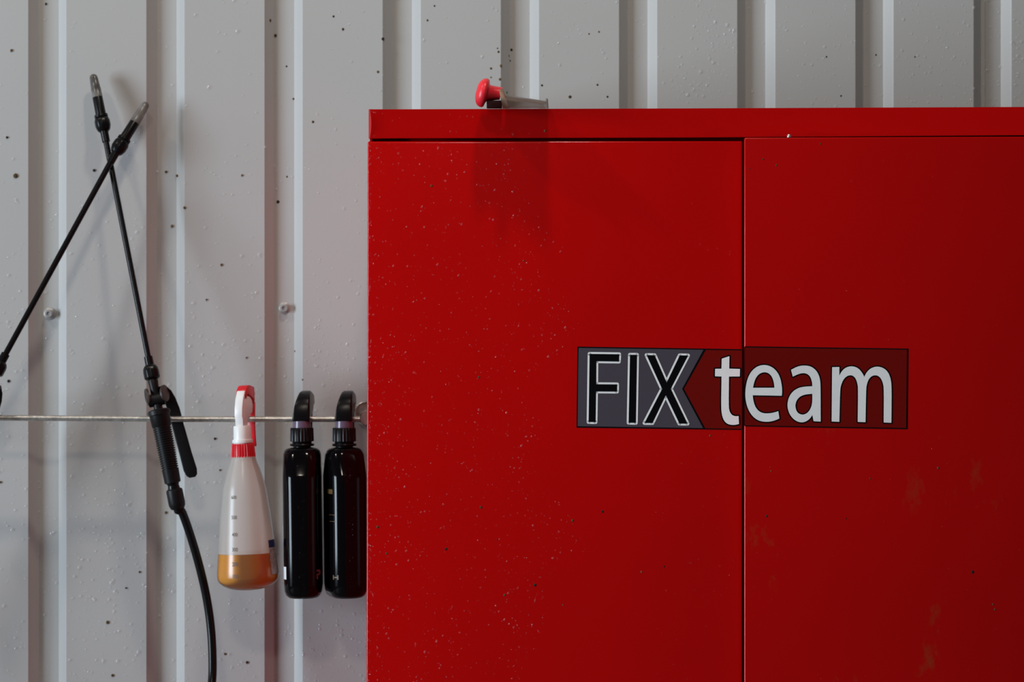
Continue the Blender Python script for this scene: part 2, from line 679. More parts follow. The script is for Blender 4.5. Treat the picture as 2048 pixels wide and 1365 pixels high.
for i in range(rows):
    t = i / (rows - 1)
    s = math.sin(PI * t)
    cols.append([fas(737.5, t, -0.016), fas(737.2, t, -0.004), fas(737.8 + 1.5 * s, t, -0.0012), fas(739.5 + 3.2 * s, t, 0.0003 + 0.0010 * s),
                 fas(743 + 4.5 * s, t, 0.0002 + 0.0006 * s), fas(750 + 6 * s, t, -0.0009 * s), fas(778, t, 0.0), fas(1380, t, 0.0), fas(2048, t, 0.0), fas(2238, t, 0.0), fas(2240, t, -0.016)])
n = len(cols[0])
vs = [p for r in cols for p in r]
for i in range(rows - 1):
    for j in range(n - 1):
        fs.append((i * n + j, i * n + j + 1, (i + 1) * n + j + 1, (i + 1) * n + j))
# returns at the top and bottom edge
b = len(vs)
for r, zz in ((cols[0], 0), (cols[-1], 0)):
    vs += [Vector((p.x, 0.020, p.z)) for p in r]
for j in range(n - 1):
    fs.append((j, b + j, b + j + 1, j + 1))
    fs.append(((rows - 1) * n + j, (rows - 1) * n + j + 1, b + n + j + 1, b + n + j))
fa = to_obj('fascia', vs, fs, M['red'], cabinet, 50)


def door(name, corners, place, material):
    """corners: photograph pixels of the four front corners, top-left first"""
    fr = [place(px, py) for px, py in corners]
    # run the sides on down to the plinth
    for a, b_ in ((0, 3), (1, 2)):
        k = (ZB + 0.004 - fr[a].z) / (fr[b_].z - fr[a].z)
        fr[b_] = fr[a] + (fr[b_] - fr[a]) * k
    bk = [Vector((p.x + (0.0006 if i in (0, 3) else 0), p.y + 0.0195, p.z)) for i, p in enumerate(fr)]
    mb = MB()
    mb.add(fr + bk, [(0, 1, 2, 3), (7, 6, 5, 4), (0, 4, 5, 1), (1, 5, 6, 2), (2, 6, 7, 3), (3, 7, 4, 0)])
    o = bevelled(name, mb, material, cabinet, 0.0023, 4)
    return o


door('door', [(735.0, 282.7), (1485.3, 282.2), (1485.3, 1365), (732.2, 1365)], on_cab, M['red'])
door('door', [(1488.2, 275.3), (2240, 272.5), (2240, 1365), (1488.2, 1365)], on_right, M['red_grimy_shaded'])
# steel pin standing on the right door's top edge
p = on_right(1578, 275.0, -0.003)
mb = MB().revolve([(0.0, 0.0026), (0.0022, 0.0027), (0.0036, 0.0019), (0.0041, 0.0003)], lambda s: (p + Vector((0, 0, s)), Vector((1, 0, 0)), Vector((0, 1, 0))), 16)
mb.obj('hinge_pin', M['steel'], cabinet)


# ---- stickers: printed halves, lettering as thin vinyl layers
def smooth_poly(pts, limit=38, it=2):
    for _ in range(it):
        out = []
        n = len(pts)
        for i in range(n):
            a, b_, c = Vector(pts[i - 1]), Vector(pts[i]), Vector(pts[(i + 1) % n])
            u, v = (b_ - a), (c - b_)
            ang = math.degrees(u.angle(v)) if u.length > 0 and v.length > 0 else 0
            if 2 < ang < limit:
                out.append(tuple(b_ - u * 0.25))
                out.append(tuple(b_ + v * 0.25))
            else:
                out.append(tuple(b_))
        pts = out
        limit = limit * 0.7
    return pts


def fill2d(polys):
    """triangulate outlines with holes (even-odd) through a 2D curve; returns verts, faces"""
    cu = bpy.data.curves.new('tmp', 'CURVE')
    cu.dimensions = '2D'
    cu.fill_mode = 'FRONT'
    for pl in polys:
        s = cu.splines.new('POLY')
        s.points.add(len(pl) - 1)
        for q, (x, y) in zip(s.points, pl):
            q.co = (x / 100.0, y / 100.0, 0, 1)
        s.use_cyclic_u = True
    o = bpy.data.objects.new('tmp', cu)
    me = bpy.data.meshes.new_from_object(o)
    vs = [(v.co.x * 100.0, v.co.y * 100.0) for v in me.vertices]
    fs = [tuple(p_.vertices) for p_ in me.polygons]
    bpy.data.objects.remove(o)
    bpy.data.curves.remove(cu)
    bpy.data.meshes.remove(me)
    return vs, fs


def ribbon(polys, w, seg=12):
    """rounded stroke of half-width w along closed outlines"""
    vs, fs = [], []
    for pl in polys:
        n = len(pl)
        for i in range(n):
            a, b_ = Vector(pl[i]), Vector(pl[(i + 1) % n])
            d = b_ - a
            if d.length < 1e-6:
                continue
            nn = Vector((-d.y, d.x)).normalized() * w
            k = len(vs)
            vs += [tuple(a + nn), tuple(a - nn), tuple(b_ - nn), tuple(b_ + nn)]
            fs.append((k, k + 1, k + 2, k + 3))
            k = len(vs)
            vs.append(tuple(a))
            for j in range(seg):
                t = 2 * PI * j / seg
                vs.append((a.x + w * math.cos(t), a.y + w * math.sin(t)))
            fs += [(k, k + 1 + j, k + 1 + (j + 1) % seg) for j in range(seg)]
    return vs, fs


def flat_obj(name, vf, fn, out, material, parent):
    vs, fs = vf
    me = bpy.data.meshes.new(name)
    me.from_pydata([tuple(fn(x, y, out)) for x, y in vs], [], fs)
    me.materials.append(material)
    bm = bmesh.new()
    bm.from_mesh(me)
    for f in bm.faces:
        f.normal_update()
        if f.normal.y > 0:
            f.normal_flip()
    bm.to_mesh(me)
    bm.free()
    o = bpy.data.objects.new(name, me)
    C.objects.link(o)
    o.parent = parent
    return o


def plate(name, poly, fn, o0, o1, material, parent):
    mb = prism(poly, o0, o1, fn)
    return mb.obj(name, material, parent, 0)


fnL = lambda x, y, out: on_cab(1130 + x / 5.535, 670 + y / 5.535, out)
fnR = lambda x, y, out: on_right(1440 + x / 5.12, 670 + y / 5.12, out)

# left half: black ground plate, grey field, dark red field, FIX, t
stL = plate('sticker', [(137, 131), (1957, 160), (1955, 1054), (127, 1029)], fnL, 0.0, 0.00025, M['st_black'], cabinet)
flat_obj('grey_field', fill2d([[(150, 145), (1532, 167), (1296, 600), (1528, 1034), (140, 1013)]]), fnL, 0.0004, M['st_grey'], stL)
flat_obj('red_field', fill2d([[(1560, 168), (1957, 174), (1955, 1042), (1553, 1036), (1318, 600)]]), fnL, 0.0004, M['st_red'], stL)
F_ = [(272, 212), (600, 216), (597, 297), (347, 293), (345, 548), (577, 550), (575, 630), (343, 628), (338, 968), (261, 966)]
I_ = [(719, 222), (797, 222), (784, 976), (704, 974)]
X_ = [(903, 225), (992, 227), (1125, 530), (1270, 228), (1362, 230), (1170, 598), (1356, 985), (1266, 984), (1115, 668), (968, 978), (880, 977), (1075, 600)]
T_ = smooth_poly([(1735, 265), (1820, 237), (1818, 375), (1937, 379), (1935, 462), (1815, 463), (1812, 780), (1818, 840), (1842, 885), (1880, 903), (1922, 900),
                  (1926, 988), (1890, 998), (1840, 1000), (1790, 985), (1755, 945), (1735, 880), (1728, 800), (1733, 463), (1660, 460), (1662, 377), (1732, 376)])
for pl in (F_, I_, X_):
    a = flat_obj('letter', ribbon([pl], 21), fnL, 0.0006, M['st_white'], stL)
    a['label'] = 'white letter outline'
    a = flat_obj('letter', fill2d([pl]), fnL, 0.0008, M['st_black'], stL)
    a['label'] = 'black letter'
flat_obj('letter_outline', ribbon([T_], 15), fnL, 0.0006, M['st_black'], stL)
a = flat_obj('letter', fill2d([T_]), fnL, 0.0008, M['st_white'], stL)
a['label'] = 'white letter'

# right half: dark red with e a m
rc = [(262, 118), (1930, 142), (1922, 968), (258, 939), (246, 928), (243, 915), (247, 135), (252, 122)]
stR = plate('sticker', rc, fnR, 0.0, 0.00025, M['st_black'], cabinet)
flat_obj('red_field', fill2d([[(262, 130), (1914, 154), (1906, 955), (258, 928), (252, 915), (255, 140)]]), fnR, 0.0004, M['st_red'], stR)
E_ = [smooth_poly([(633, 625), (335, 620), (340, 665), (352, 715), (375, 760), (410, 792), (455, 806), (510, 805), (560, 795), (597, 783), (608, 858), (570, 875),
                   (520, 890), (460, 893), (400, 882), (350, 852), (310, 805), (280, 745), (262, 670), (258, 600), (265, 520), (285, 440), (320, 375), (370, 330),
                   (430, 308), (490, 312), (545, 338), (590, 385), (618, 445), (633, 520), (637, 580)]),
      smooth_poly([(338, 543), (557, 543), (552, 490), (535, 435), (505, 398), (465, 382), (420, 390), (380, 420), (352, 475)])]
A_ = [smooth_poly([(727, 360), (770, 335), (820, 318), (870, 314), (925, 322), (970, 350), (1005, 395), (1025, 455), (1030, 530), (1031, 890), (958, 886), (946, 822),
                   (925, 855), (890, 885), (845, 900), (800, 893), (755, 868), (715, 820), (693, 760), (690, 700), (705, 640), (740, 585), (790, 550), (850, 532),
                   (945, 527), (943, 490), (930, 440), (905, 408), (870, 393), (830, 395), (790, 408), (745, 430)]),
      smooth_poly([(945, 605), (870, 612), (820, 632), (785, 670), (770, 720), (778, 770), (800, 805), (840, 820), (880, 812), (915, 780), (938, 730), (945, 680)])]
M_ = [smooth_poly([(1148, 332), (1222, 330), (1222, 418), (1245, 375), (1280, 340), (1330, 322), (1380, 326), (1425, 350), (1460, 395), (1477, 432), (1500, 385),
                   (1540, 345), (1590, 326), (1640, 328), (1690, 350), (1725, 390), (1748, 450), (1758, 530), (1755, 902), (1676, 899), (1678, 560), (1670, 500),
                   (1650, 450), (1620, 420), (1585, 414), (1550, 425), (1520, 460), (1503, 510), (1496, 560), (1490, 896), (1410, 893), (1414, 560), (1408, 500),
                   (1388, 445), (1360, 418), (1325, 414), (1290, 430), (1260, 465), (1240, 515), (1230, 565), (1222, 892), (1143, 889)])]
for pls in (E_, A_, M_):
    flat_obj('letter_outline', ribbon(pls, 13), fnR, 0.0006, M['st_black'], stR)
    a = flat_obj('letter', fill2d(pls), fnR, 0.0008, M['st_white'], stR)
    a['label'] = 'white letter'

# specks of dirt and beads of water on the doors
spots = []
rnd = random.Random(5)
for px, py, r in ((863, 372, 2.6), (1047, 522, 2), (958, 755, 2.4), (962, 1015.5, 2.6), (1205, 1024, 2.4), (1145, 1042, 2.6), (892, 1099, 2.8), (995, 1080, 1.4),
                  (1070, 1171, 3), (1009, 1191, 2.2), (755, 1055, 2.8), (773, 1108, 2.2), (1126, 1211, 1.6), (1420, 872, 2), (1090, 262, 2.4), (1283, 1145, 2.2), (1328, 1134, 1.8)):
    spots.append((on_cab(px, py, 0.0), (0, -1, 0), r * CY / FPX, 1.2))
for px, py, r in ((1533, 1033, 2.2), (1706, 823, 1.6), (1945, 1145, 3.0), (1986, 1210, 2), (1990, 1220, 2.2), (1542, 943, 1.6), (1740, 958, 1.6), (1692, 1038, 1.5),
                  (1876, 937, 2.2), (1526, 319, 1.8), (1553, 331, 1.8), (1641, 288, 1.6), (1499, 338, 1.5)):
    spots.append((on_right(px, py), (0, -1, 0), r * CY / FPX, 1.3))
o = droplet_mesh(spots, 7, 0.4).obj('mud_speck', M['mud'], cabinet, 60)
tag(o, kind='stuff')
spots = []
for i in range(6500):
    px = rnd.uniform(737, 1300)
    py = rnd.uniform(222, 1372)
    if 274 < py < 286:
        continue
    edge = 1130 + 40 * math.sin(py * 0.013) + 25 * math.sin(py * 0.031)
    d = 1.0 if px < 800 else (0.55 if px < edge - 120 else 0.75 if px < edge - 30 else 0.12)
    if py < 275:
        d *= 0.35
    d *= 0.55 + 0.45 * math.sin(px * 0.021 + 1.3 * math.sin(py * 0.009)) ** 2
    if px > edge or rnd.random() > d * 0.8:
        continue
    spots.append((on_cab(px, py, 0.0), (0, -1, 0), min(3.0, 0.6 + rnd.expovariate(2.0)) * CY / FPX, rnd.uniform(1.0, 1.3)))
for i in range(260):                      # beads along the folded left edge
    py = rnd.uniform(284, 1372)
    spots.append((on_cab(rnd.uniform(735, 742), py, 0.0), (-0.3, -1, 0), rnd.uniform(0.6, 1.7) * CY / FPX, 1.1))
for i in range(10):
    spots.append((on_cab(rnd.uniform(738, 752), rnd.uniform(220, 226), 0.0), (0, -1, 0), rnd.uniform(0.8, 1.4) * CY / FPX, 1.1))
for i in range(160):
    spots.append((on_cab(rnd.uniform(1300, 1480), rnd.uniform(300, 1360), 0.0), (0, -1, 0), rnd.uniform(0.4, 1.0) * CY / FPX, 1.1))
    spots.append((on_right(rnd.uniform(1495, 2045), rnd.uniform(285, 1360)), (0, -1, 0), rnd.uniform(0.4, 0.9) * CY / FPX, 1.1))
o = droplet_mesh(spots, 7, 0.62).obj('water_drop', M['water_door'], cabinet, 60)
tag(o, kind='stuff')

# ------------------------------------------------------------------ rail with its brackets
RY = 3.92
rail = empty('hanging_rail', W(730, 838, RY), 'thin galvanised steel rod running along the ribbed wall, holding bottles and lances', 'rail')


def child(o, parent):
    """keep a mesh built in world coordinates in place under its parent"""
    o.parent = parent
    o.matrix_parent_inverse = parent.matrix_basis.inverted()
    return o


rnd = random.Random(2)
pts, rad = [], []
N_ = 60
for i in range(N_ + 1):
    px = -520 + (736 + 520) * i / N_
    py = 835.5 + 3.4 * min(1, max(0, (px + 100) / 480))
    pts.append(W(px, py, RY))
    rad.append(0.0041 + rnd.uniform(-0.0001, 0.00012))
child(MB().tube(pts, rad, 14).obj('rod', M['steel']), rail)
sp = []
for i in range(170):
    px = rnd.uniform(-60, 725)
    py = 835.5 + 3.4 * min(1, max(0, (px + 100) / 480))
    a_ = rnd.uniform(-2.6, 0.9)
    n_ = Vector((0, -math.cos(a_), -math.sin(a_)))
    sp.append((W(px, py, RY) + n_ * 0.0040, n_, rnd.uniform(0.6, 2.2) * RY / FPX, 1.0))
for px in (8, 44, 205, 290, 318, 560, 706):
    py = 835.5 + 3.4 * min(1, max(0, (px + 100) / 480))
    sp.append((W(px, py, RY) + Vector((0, -0.0006, -0.0038)), Vector((0, -0.15, -1)), 3.2 * RY / FPX, 1.0))
wo = child(droplet_mesh(sp, 8, 0.7).obj('water_drop', M['water'], None, 60), rail)
tag(wo, kind='stuff')
for bx, by in ((736, 836), (-520, 835.5)):
    c0 = W(bx, by, RY)
    fy = lambda s, c=c0: (Vector((c.x, s, c.z)), Vector((1, 0, 0)), Vector((0, 0, 1)))
    child(MB().revolve([(3.905, 0.0006), (3.9052, 0.0096), (3.907, 0.0107), (3.934, 0.0108), (3.935, 0.009), (3.998, 0.009)], fy, 30).obj('standoff_post', M['zinc']), rail)
    cc = Vector((c0.x - 0.006, 0, c0.z + 0.004))
    ff = lambda s, c=cc: (Vector((c.x, s, c.z)), Vector((1, 0, 0)), Vector((0, 0, 1)))
    child(MB().revolve([(3.9945, 0.008), (3.9945, 0.0145), (3.9915, 0.0152), (3.9905, 0.0162), (3.9915, 0.0174), (3.9985, 0.0178), (3.9985, 0.010)], ff, 40).obj('wall_flange', M['steel']), rail)


# ------------------------------------------------------------------ spray lances
def lance(ctrl, label, hose_pts, lever_side, near):
    """ctrl: list of (s, point): the lance's axis, s in photograph pixels from the nozzle tip"""
    U = near / FPX          # metres per pixel there

    def ax(s):
        for (s0, p0), (s1, p1) in zip(ctrl, ctrl[1:]):
            if s <= s1 or (s1, p1) == ctrl[-1]:
                d = (p1 - p0)
                t = d.normalized()
                o = p0 + d * ((s - s0) / (s1 - s0))
                a = t.cross(Vector((0, 1, 0))).normalized()
                b_ = a.cross(t).normalized()
                return o, a, b_, t
    fr = lambda s: ax(s)[:3]
    base = ax(690)[0]
    root = empty('spray_lance', base, label, 'spray lance', 'spray lances leaning on the wall')

    def part(name, prof, material, seg=24, rib=None):
        o = MB().revolve([(s, r * U) for s, r in prof], fr, seg, rib).obj(name, material)
        return child(o, root)
    nz = part('nozzle', [(0, 1), (0.5, 4), (2.5, 6.6), (6, 8), (12, 8.6), (29, 9.6), (29.5, 10.0), (48, 10.6), (48.5, 6)], M['nozzle'], 24, 0.05)
    nz['label'] = 'smoky clear nozzle tip'
    part('nozzle_holder', [(46, 6), (46, 9.4), (50, 10.4), (84, 10.8), (84.5, 13.6), (89.5, 13.8), (90.5, 12)], M['black'], 24)
    part('collar_nut', [(90, 12), (92, 14), (97, 15.6), (107, 15.6), (115, 13.2), (118.5, 10.5), (118.5, 6)], M['black'], 48, 0.03)
    part('sleeve', [(116, 6), (117, 8.4), (140, 8.0), (141, 6)], M['black'], 20)
    t_ = MB().tube([ax(s)[0] for s in (138, 200, 280, 360, 440, 520, 582)], 5.9 * U, 16).obj('lance_tube', M['black'])
    child(t_, root)
    part('sleeve', [(577, 6), (578, 8.7), (596, 8.9), (597, 7)], M['black'], 20)
    part('collar_nut', [(594, 8), (596, 11.5), (601, 14.8), (607, 15.8), (620, 15.8), (623, 13.5), (625, 9)], M['black'], 48, 0.03)
    v = MB().revolve([(s, r * U) for s, r in [(622, 9), (628, 10.5), (640, 9.2), (700, 8.8)]], fr, 20)
    o, a, b_, t = ax(664)
    v.revolve([(-17 * U, 11 * U), (-16 * U, 13 * U), (16 * U, 13 * U), (17 * U, 11 * U)], lambda s: (o + a * s, t, b_), 24)
    child(v.obj('valve', M['black_matt']), root)
    part('grip_collar', [(685, 9), (685.5, 21), (688, 23), (692, 23), (694, 20.6), (716, 19.6), (719, 17.5)], M['black_matt'], 30)
    prof = []
    s = 717.0
    k = 0
    while s < 805:
        r = 18.6 - (s - 717) * 0.018
        prof += [(s, r), (s + 2.6, r), (s + 3.0, r - 2.4), (s + 4.2, r - 2.4)]
        s += 4.6
    prof += [(806, 16.9), (832, 16.2), (834, 13)]
    part('grip', [(716.5, 12)] + prof, M['black_matt'], 30)
    part('neck', [(832, 11.5), (836, 12), (838, 11), (842, 12), (846, 12)], M['black'], 24)
    part('hose_nut', [(845, 13), (847, 15.8), (850, 16.6), (874, 16.8), (880, 16.0), (886, 13), (887, 9)], M['black_matt'], 28)
    # lever: a channel bar pivoted at the valve, down the wall side of the grip
    secs = []
    lv = []
    for s, side, back, hw in ((640, 15, 6, 7), (652, 19, 12, 11.5), (668, 22, 30, 12), (690, 24, 48.5, 12), (725, 26, 50.5, 12), (780, 30, 50.5, 12.5), (815, 33, 50, 13.5), (826, 34, 50, 11), (831, 34.5, 50, 6)):
        o, a, b_, t = ax(s)
        c = o + a * (side * lever_side * U) + Vector((0, 1, 0)) * (back * U)
        secs.append([c + a * (x * U) + Vector((0, 1, 0)) * (y * U) for x, y in rrect(hw, 3.2, 2.6, 4)])
    lv = MB().rings(secs)
    le = child(lv.obj('lever', M['black_matt']), root)
    for sd in (-1, 1):
        o, a, b_, t = ax(655)
        c = o + a * ((18.5 if sd == lever_side else 16.5) * sd * U) - Vector((0, 1, 0)) * (2 * U)
        ck = MB().revolve([(-2.6 * U, 13.5 * U), (-1.8 * U, 17 * U), (1.8 * U, 17 * U), (2.6 * U, 13.5 * U)],
                          lambda s, c=c, a=a, t=t, sd=sd: (c + (a * 0.94 + Vector((0, -0.34 * sd, 0))) * s, t, (Vector((0, 1, 0)) * 0.94 + a * 0.34 * sd)), 24)
        ck = child(ck.obj('cheek', M['worn']), le)
        ck['label'] = 'worn brown pivot cheek'
    # hose
    hp = [ax(880)[0], ax(890)[0]] + hose_pts
    dense = []
    for i in range(len(hp) - 1):
        p0, p1, p2, p3 = hp[max(i - 1, 0)], hp[i], hp[i + 1], hp[min(i + 2, len(hp) - 1)]
        for q in range(6):
            t = q / 6.0
            dense.append(0.5 * ((2 * p1) + (p2 - p0) * t + (2 * p0 - 5 * p1 + 4 * p2 - p3) * t * t + (3 * p1 - p0 - 3 * p2 + p3) * t ** 3))
    dense.append(hp[-1])
    child(MB().tube(dense, 8.6 * U, 16).obj('hose', M['black']), root)
    return root


NY, GY = 3.981, 3.893
pA = lambda s: (186.0 + 0.1953 * s / 1.019, 148.8 + s / 1.019)
lance([(0, W(*pA(0), NY)), (690, W(*pA(690), GY)), (900, W(*pA(900), GY + 0.005))],
      'black spray lance with ribbed grip, hooked on the rail left of the white bottle',
      [W(364, 1025, 3.90), W(381, 1072, 3.905), W(398.5, 1132, 3.91), W(412.5, 1193, 3.915), W(421.5, 1254, 3.915), W(425, 1315, 3.91), W(423.5, 1370, 3.9),
       W(412, 1450, 3.87), W(385, 1600, 3.8), W(330, 1850, 3.68), W(230, 2200, 3.55), Vector((-0.75, 3.35, 0.03)), Vector((-1.1, 3.2, 0.012))], 1, 3.92)
d1 = Vector((-63.0, 101.0)).normalized()
d2 = Vector((-241.0, 441.0)).normalized()
b1 = (294.0 + d1.x * 119, 205.5 + d1.y * 119)
pB = lambda s: (b1[0] + d2.x * (s - 119), b1[1] + d2.y * (s - 119))
lance([(0, W(294, 205.5, 3.978)), (119, W(*b1, 3.949)), (690, W(*pB(690), 3.8925)), (900, W(*pB(900), 3.890))],
      'black spray lance slanting out at the left edge, crossing over the other lance',
      [W(-175, 1070, 3.88), W(-200, 1150, 3.9), W(-215, 1260, 3.91), W(-222, 1400, 3.88), W(-240, 1700, 3.78), W(-280, 2150, 3.6), Vector((-1.05, 3.4, 0.03)), Vector((-1.5, 3.25, 0.012))], 1, 3.92)

# ------------------------------------------------------------------ bottles
BY = 3.900
KB = BY / FPX


def upright(s):
    return Vector((0, 0, s)), Vector((1, 0, 0)), Vector((0, 1, 0))


def rev(mb, prof, seg=40, rib=None, ell=1.0):
    return mb.revolve([(z * KB, r * KB) for z, r in prof], upright, seg, rib, ell)


def side_poly(poly, hw, yaw, x0=0.0):
    c_, s_ = math.cos(yaw), math.sin(yaw)

    def fn(y, z, h):
        x = x0 + h
        return Vector(((x * c_ - y * s_) * KB, (x * s_ + y * c_) * KB, z * KB))
    return prism(poly, -hw, hw, fn)


def black_bottle(px, tilt, turn, label):
    root = empty('spray_bottle', W(px, 838, BY), label, 'bottle', 'black spray bottles hanging on the rail', rot=(0, math.radians(-tilt), 0))
    c_, s_ = math.cos(turn), math.sin(turn)
    secs = []
    for z, hw, hd, r in ((-57, 15, 15, 13), (-57.8, 24, 22, 20), (-60, 31, 26, 17), (-64, 35.5, 30, 15), (-71, 37.6, 35, 14), (-90, 38, 43, 14), (-110, 38.3, 51.6, 15), (-115, 38.3, 53.2, 15), (-122, 38.2, 53.9, 15),
                         (-150, 38, 54, 15), (-330, 38, 54, 15), (-343, 37, 53, 15), (-351, 34, 50, 14), (-356, 29, 44, 13), (-357.5, 22, 38, 12)):
        secs.append([Vector(((x * c_ - y * s_) * KB, (x * s_ + y * c_) * KB, z * KB)) for x, y in rrect(hw, hd, {15: 31, 14: 29, 17: 23, 13: 26, 12: 20}.get(r, r), 10)])
    body = MB().rings(secs).obj('body', M['black_gloss'], root, 50)
    mb = MB()
    rev(mb, [(-59, 16), (-59, 18.5), (-55, 17.6), (-54.5, 23.5), (-52, 25), (-50, 23.5), (-49, 17.6), (-40, 17.6)], 36)
    mb.obj('neck', M['black'], root)
    mb = MB()
    rev(mb, [(-50.5, 15), (-50, 18.5), (-46, 20), (-45, 23.2)], 64)
    rev(mb, [(-45.5, 20), (-45, 23.8), (-20, 23.2), (-18, 22), (-17.5, 16)], 96, 0.05)
    mb.obj('screw_cap', M['black'], root)
    mb = MB()
    rev(mb, [(-18, 15), (-18, 18.5), (-5, 17.6), (-4, 15)], 36)
    col = mb.obj('collar', M['violet'], root)
    col['label'] = 'smoky violet collar'
    yaw = -math.radians(3)
    prof = [(-17, -5), (-17, 10), (-14, 26), (-8, 38), (2, 48), (16, 54), (34, 55.5), (60, 52), (82, 47), (82, 27), (62, 24), (48, 12), (24, 6.3), (18.5, 3), (17, -5)]
    hm = side_poly(prof, 17.5, yaw)
    for v in hm.v:                        # narrower towards the top, leaning to the right
        t = max(0.0, min(1.0, v.z / KB / 54.0))
        u = (v.x / KB + 17.5) / 35.0
        a0, a1 = -18.0 + 13.0 * t ** 1.6, 18.0 - 1.0 * t
        v.x = (a0 + (a1 - a0) * u) * KB
    hd = bevelled('trigger_head', hm, M['black'], root, 8.0 * KB, 4, 25)
    tr = [(40, 16), (39, 0), (38, -18), (41, -32), (47, -46), (52, -45), (47, -30), (45, -16), (47, 0), (54, 18)]
    bevelled('trigger', side_poly(tr, 12, yaw, 4), M['black'], root, 1.5 * KB, 2, 25)
    mb = MB()
    c = Vector((-math.sin(yaw), math.cos(yaw), 0))
    mb.revolve([(80 * KB, 8 * KB), (80 * KB, 12 * KB), (92 * KB, 11 * KB), (92 * KB, 5 * KB)], lambda s: (c * s + Vector((0, 0, 37 * KB)), Vector((math.cos(yaw), math.sin(yaw), 0)), Vector((0, 0, 1))), 20)
    mb.obj('nozzle', M['black'], root)

    def on_body(u, z, face):
        """point on the left face: u = depth from the front (px)"""
        x, y = -38.4 - 0.3, -54 + u
        return Vector(((x * c_ - y * s_) * KB, (x * s_ + y * c_) * KB, z * KB))
    sp = []
    rr = random.Random(int(px))
    for i in range(46):
        z = -rr.uniform(72, 340)
        x = rr.uniform(-7, 7)
        y = -54.0 if z < -150 else (-43 - 10.5 * min(1, (-z - 90) / 25.0) if z < -90 else -37)
        sp.append((Vector(((x * c_ - y * s_) * KB, (x * s_ + y * c_) * KB, z * KB)), (0, -1, 0.1), rr.uniform(0.6, 1.2) * KB, 1.2))
    for x in (-8, 3, 12):
        pts_ = [(x * c_) * KB, (x * s_) * KB, -357 * KB]
        sp.append((Vector(pts_) + Vector((0, -0.012, 0)), (0, -0.3, -1), 3.6 * KB, 1.0))
    w_ = droplet_mesh(sp, 8, 0.8).obj('water_drop', M['water'], root, 60)
    tag(w_, kind='stuff')
    return root, c_, s_


def left_label(root, c_, s_, pieces, base=None):
    for name, z0, z1, a0, a1, m_ in pieces:
        # the left face and its front rounded corner: a runs 0 (on the face) to 1 (at the front)
        def pt(a, z):
            r = 31.0
            if a < 0:
                x, y = -38.35, -54 + r - a * 40
            else:
                th = a * PI / 2
                x, y = -38.0 + r - (r + 0.35) * math.cos(th), -54 + r - (r + 0.35) * math.sin(th)
            return Vector(((x * c_ - y * s_) * KB, (x * s_ + y * c_) * KB, z * KB))
        vs, fs = [], []
        n = 7
        for i in range(n):
            a = a0 + (a1 - a0) * i / (n - 1)
            vs += [pt(a, z0), pt(a, z1)]
        fs = [(2 * i, 2 * i + 1, 2 * i + 3, 2 * i + 2) for i in range(n - 1)]
        o = to_obj(name, vs, fs, m_, root, 60)


r1, c1, s1 = black_bottle(603.5, 0.75, 0.0, 'black spray bottle between the white spray bottle and the other black bottle')
left_label(r1, c1, s1, [('label_print', -318, -293, 0.02, 0.42, M['label_white']), ('label_print', -242, -212, -0.02, 0.14, M['label_white']),
                        ('label_print', -285, -246, -0.02, 0.10, M['label_grey']), ('label_print', -205, -130, -0.02, 0.05, M['label_grey'])])
for z0, z1, x0, x1 in ((-303, -299, 29, 35), (-307, -303, 33, 36), (-310, -307, 29, 35), (-318, -310, 29, 31.5)):
    mb = MB().box(x0 * KB, x1 * KB, -53.2 * KB, -52.6 * KB, z0 * KB, z1 * KB)
    mb.v = [Vector((v.x, (-54 + 31 - math.sqrt(max(0, 31.4 ** 2 - max(0, v.x / KB - 7) ** 2))) * KB, v.z)) for v in mb.v]
    f_ = [q for q in mb.f]
    o = to_obj('label_print', mb.v, [(0, 1, 5, 4)], M['pink'], r1, 0)
r2, c2, s2 = black_bottle(688.0, 0.6, math.radians(17), 'black spray bottle right beside the red cabinet, partly hidden by it')
left_label(r2, c2, s2, [('label_print', -148, -139, -0.3, 0.32, M['gold']), ('label_print', -318, -309, 0.30, 0.36, M['gold']), ('label_print', -318, -309, 0.52, 0.58, M['gold']),
                        ('label_print', -314.5, -312.5, 0.36, 0.52, M['gold']), ('label_print', -190, -189.3, 0.0, 0.5, M['gold']), ('label_print', -203, -202.3, 0.1, 0.5, M['gold'])])

# white bottle with the red cap
wb = empty('spray_bottle', W(483.5, 838, BY), 'milky white spray bottle with red screw cap and some orange liquid, hanging on the rail', 'bottle', rot=(0, math.radians(-2.2), 0))
BP = [(-74, 22), (-76, 24.3), (-80, 25), (-90, 28), (-100, 32.2), (-115, 37), (-130, 41), (-142, 44), (-165, 46.8), (-200, 51.3), (-240, 55), (-268, 57.5), (-271, 57.7), (-300, 60.6), (-314, 61.4), (-321, 60.5), (-327, 57), (-333, 50), (-338, 40), (-341, 29), (-342.5, 16), (-342, 3)]


def br(z):
    for (a, ra), (b_, rb) in zip(BP, BP[1:]):
        if b_ <= z <= a:
            return ra + (rb - ra) * (a - z) / (a - b_) if a != b_ else ra
    return 60


